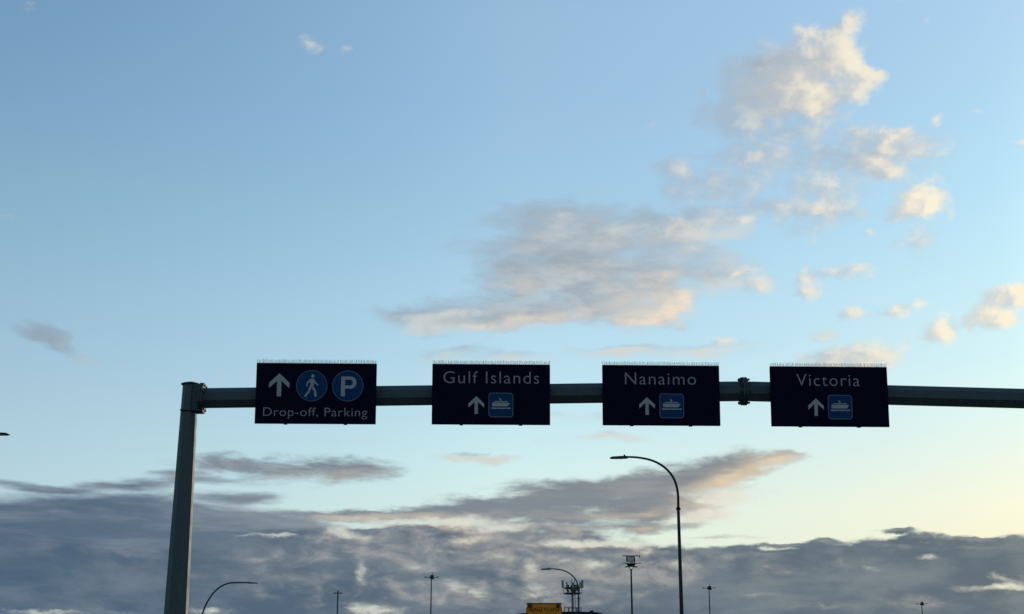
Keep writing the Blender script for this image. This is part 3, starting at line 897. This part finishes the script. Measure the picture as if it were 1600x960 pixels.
# ------------------------------------------------------------------ flood-light masts
m = empty('light_mast', (14.2, 170, 0), 0, 'flood-light mast with square grey panel head beside the tall street lamp', 'light mast')
MB().tube([(0, 0, 0), (0, 0, 17.38)], [0.17, 0.095], 12).build('pole', LAMP, m)
MB().box((0, 0, 0.04), (0.6, 0.6, 0.08)).build('base_plate', LAMP_HEAD, m)
for a in range(4):
    c, s_ = math.cos(R(45 + 90 * a)), math.sin(R(45 + 90 * a))
    MB().tube([(0.07 * c, 0.07 * s_, 17.22), (0.36 * c, 0.36 * s_, 17.66)], 0.022, 6).build('strut', LAMP, m)
MB().tube([(0, 0, 17.73), (0, 0, 17.82), (0, 0, 18.02)], [0.36, 0.45, 0.62], 16).build('lamp_bowl', LAMP, m)
for sx in (-1, 1):
    MB().box((sx * 0.47, 0, 17.66), (0.5, 0.5, 0.10)).box((sx * 0.2, 0, 17.66), (0.5, 0.06, 0.05)).build('lower_floodlight', LAMP, m)
MB().box((0.17, 0, 18.05), (2.15, 0.09, 0.07)).build('crossbar', LAMP, m)
hd = MB().box((0, 0, 0), (1.0, 0.18, 0.76)).build('floodlight', LAMP, m, 0.02)
hd.location = (-0.08, -0.3, 18.52); hd.rotation_euler = (R(-14), R(4), R(12))
MB().box((0, -0.095, 0), (0.78, 0.02, 0.58)).build('floodlight_glass', PANEL_GREY, hd)
MB().box((0.03, -0.098, -0.40), (1.0, 0.05, 0.09)).build('reflector_strip', PANEL_GREY, hd)
sd = MB().box((0.49, 0.05, 18.45), (0.12, 0.55, 0.62)).build('side_floodlight', PANEL_GREY, m, 0.02)
MB().box((0.02, 0.02, 18.95), (2.15, 0.5, 0.055)).build('top_plate', LAMP, m)
MB().box((1.06, 0, 18.85), (0.08, 0.3, 0.2)).build('top_plate_end', LAMP, m)
MB().tube([(0, 0.15, 17.9), (0, 0.15, 18.95)], 0.06, 8).build('spine', LAMP, m)


def small_mast():
    o = empty('light_mast', (-11.88, 210.5, 0), 0, 'far flood-light mast with two arms, left of the amber sign', 'light mast', 'far two-armed flood-light masts')
    MB().tube([(0, 0, 0), (0, 0, 19.9)], [0.17, 0.075], 10).build('pole', LAMP, o)
    MB().box((0, 0, 0.04), (0.6, 0.6, 0.08)).build('base_plate', LAMP_HEAD, o)
    c = MB().box((0.10, 0, 20.14), (0.50, 0.4, 0.32)).box((0.18, -0.05, 19.84), (0.42, 0.35, 0.30)).box((-0.12, 0, 19.92), (0.34, 0.35, 0.25)).build('lamp_cluster', LAMP, o, 0.03)
    MB().tube([(0.14, 0, 20.3), (0.16, 0, 20.56)], 0.025, 6).box((0.17, 0, 20.55), (0.28, 0.06, 0.05)).build('aerial', LAMP, c)
    for sx, t in ((-1, 2), (1, 5)):
        M = Matrix.Translation((sx * 0.66, 0, 19.98)) @ Matrix.Rotation(R(-sx * t), 4, 'Y')
        MB().box((-0.1 * sx, 0, 0), (0.7, 0.07, 0.07), M).box((sx * 0.22, 0, 0.01), (0.36, 0.3, 0.11), M).build('arm_floodlight', LAMP, o)
    return o


ma = small_mast()
for (x, y, z, lab) in ((31.65, 230, 0.0, 'far flood-light mast with two arms, just right of the tall street lamp'),
                       (75.9, 266, 0.0, 'lowest flood-light mast, alone at the bottom right')):
    c = copy_tree(ma); c.location = (x, y, z); tag(c, lab)

t = empty('light_pole', (-22.6, 186, 0), 0, 'slim far T-shaped light pole between the gantry pole and the two-armed mast', 'light pole')
MB().tube([(0, 0, 0), (0, 0, 15.98)], [0.13, 0.08], 10).build('pole', LAMP, t)
MB().tube([(0, 0, 15.96), (0, 0, 16.06)], 0.11, 8).build('pole_cap', LAMP, t)
for sx in (-1, 1):
    MB().box((sx * 0.33, 0, 15.80), (0.5, 0.26, 0.10)).build('luminaire', LAMP, t, 0.02)

# ------------------------------------------------------------------ antenna tower
at_ = empty('antenna_tower', (8.46, 200, 0), 0, 'grey telephone mast crowded with antennas, behind the amber sign', 'antenna tower')
MB().tube([(0, 0, 0), (0, 0, 18.3)], [0.34, 0.15], 14).build('pole', TOWER, at_)
MB().tube([(0.38, -0.15, 0), (0.33, -0.15, 17.0)], 0.05, 6).build('cable_run', ANTENNA, at_)
ld_ = MB()
for yy in (-0.2, 0.2): ld_.tube([(0.42, yy, 0), (0.36, yy, 17.0)], 0.018, 5)
for i in range(55): ld_.tube([(0.42, -0.2, 0.3 + i * 0.3), (0.42, 0.2, 0.3 + i * 0.3)], 0.012, 4)
ld_.build('ladder', TOWER, at_)


def ring_platform(z, r, th, name):
    q = [(r * math.cos(R(a)), r * math.sin(R(a))) for a in (90, 150, 210, 270, 330, 390)]
    mb = MB()
    for i in range(6):
        a, b = q[i], q[(i + 1) % 6]
        mb.tube([(a[0], a[1], z), (b[0], b[1], z)], th, 6)
        if i % 2 == 0: mb.tube([(0, 0, z), (a[0], a[1], z)], th * 0.9, 6)
    return mb.build(name, GALV_DARK, at_)


ring_platform(16.82, 1.30, 0.085, 'lower_ring'); ring_platform(17.56, 1.28, 0.085, 'upper_ring')
rr = random.Random(3)
for k, a in enumerate((185, 232, 272, 318, 355, 60, 120)):
    x, y = 1.28 * math.cos(R(a)), 1.28 * math.sin(R(a))
    big = a in (185, 355)
    mp = MB().tube([(x, y, 16.75), (x, y, 18.3)], 0.04, 6).build('mount_pipe', GALV_DARK, at_)
    z0, h, w = (18.10, 1.05, 0.34) if big else (17.72 + rr.uniform(-0.1, 0.45), 0.75, 0.22)
    M = Matrix.Translation((x * 1.06, y * 1.06, z0)) @ Matrix.Rotation(R(a + 90 if not big else rr.uniform(-20, 20)), 4, 'Z')
    MB().box((0, 0, 0), (w, 0.16, h), M).build('antenna_panel', ANTENNA, at_, 0.02)
for x, y, z, w, h in ((-0.62, -0.8, 17.75, 0.26, 0.42), (-0.66, -0.9, 17.08, 0.3, 0.28), (0.72, -0.75, 17.72, 0.3, 0.36), (0.2, -0.7, 17.15, 0.5, 0.5), (0.75, -0.6, 17.2, 0.22, 0.3), (-0.25, -0.85, 17.45, 0.18, 0.85), (0.3, -0.6, 17.85, 0.4, 0.3)):
    MB().box((x, y, z), (w, 0.22, h)).build('radio_unit', GALV_DARK, at_, 0.02)
MB().tube([(-0.05, 0, 18.2), (-0.08, 0, 18.86)], 0.07, 8).build('whip_antenna', ANTENNA, at_)
MB().tube([(0.3, -0.1, 17.8), (0.3, -0.1, 18.7)], 0.05, 8).build('whip_antenna', ANTENNA, at_)
q = [(1.14 * math.cos(R(a)), 1.14 * math.sin(R(a))) for a in (0, 60, 120, 180, 240, 300)]
rl = MB()
for i in range(6):
    a, b = q[i], q[(i + 1) % 6]
    rl.tube([(a[0], a[1], 14.88), (b[0], b[1], 14.88)], 0.04, 6); rl.tube([(a[0], a[1], 14.0), (b[0], b[1], 14.0)], 0.06, 6)
    rl.tube([(a[0], a[1], 14.0), (a[0], a[1], 15.05 if i in (0, 3) else 14.9)], 0.06, 6)
rl.build('railing', GALV_DARK, at_)
MB().tube([(0, 0, 13.96), (0, 0, 14.0)], 1.12, 12).build('platform', GALV_DARK, at_)

# ------------------------------------------------------------------ toll booth (only its roof reaches into the frame)
tb = empty('toll_booth', (2.17, 65, 0), 0, 'dark rounded roof just showing at the bottom edge beside the amber sign', 'toll booth')
top = [(-2.05, 5.56), (-1.85, 5.595), (-1.2, 5.645), (-0.2, 5.675), (0.8, 5.682), (1.45, 5.668), (1.75, 5.64), (1.95, 5.59), (2.06, 5.535)]
rf = MB().prism([(2.0, 5.32), (-2.0, 5.32)] + top, 0.0, 6.0).build('roof', ROOF, tb, 0.01)
MB().tube([(1.45, 0.15, 5.66), (1.45, 0.15, 5.73)], 0.10, 10).build('roof_vent', ROOF, rf)
for sx in (-1.7, 1.7):
    for yy in (0.5, 5.5): MB().box((sx, yy, 2.66), (0.18, 0.18, 5.3)).build('post', ROOF, tb)
cb = MB().box((0, 3, 1.3), (1.5, 3.0, 2.6)).build('cabin', BOOTH, tb, 0.02)
for yy in (1.492, 4.508): MB().box((0, yy, 1.65), (1.2, 0.02, 0.9)).build('window', GLASS, cb)
for sx in (-1, 1): MB().box((sx * 0.757, 3, 1.6), (0.02, 2.2, 1.0)).build('window', GLASS, cb)

# ------------------------------------------------------------------ amber warning sign
wx = 1.005
ws_ = empty('warning_sign', (wx, 45, 0), 0, 'amber sign reading PREPARE TO STOP with two black corner lamps', 'warning sign')
bd = MB().box((0, 0, 3.93), (1.115, 0.03, 1.19)).build('board', YELLOW, ws_, 0.004)
hp = MB().box((0, -0.018, 4.583), (1.08, 0.012, 0.105)).build('header_strip', YELLOW, bd)
MB().ring([(-0.557, 3.336), (0.557, 3.336), (0.557, 4.526), (-0.557, 4.526)], [(-0.535, 3.358), (0.535, 3.358), (0.535, 4.508), (-0.535, 4.508)], -0.019, -0.0152).build('border', BLACK, bd)
MB().box((0, -0.02, 4.644), (1.13, 0.05, 0.022)).build('top_rail', GALV_DARK, ws_)
for sx in (-0.445, 0.445):
    b = MB().tube([(sx, -0.026, 4.575), (sx, -0.10, 4.575)], [0.065, 0.058], 18, up=(0, 0, 1)).build('beacon', BLACK, ws_)
    MB().tube([(sx, -0.10, 4.575), (sx, -0.108, 4.575)], 0.045, 18, up=(0, 0, 1)).build('beacon_lens', mat('amber_lens', (0.10, 0.035, 0.004), 0.3, 0, 0.4), b)
text_mesh('PREPARE TO STOP', -0.485, 0.475, 4.385, 0.10, -0.0165, BLACK, bd, weight=0.012)
text_mesh('SIGNAL AHEAD', -0.43, 0.42, 4.235, 0.10, -0.0165, BLACK, bd, weight=0.012)
for sx in (-0.4, 0.4):
    MB().box((sx, 0.045, 2.2), (0.06, 0.06, 4.7)).build('post', GALV_DARK, ws_)
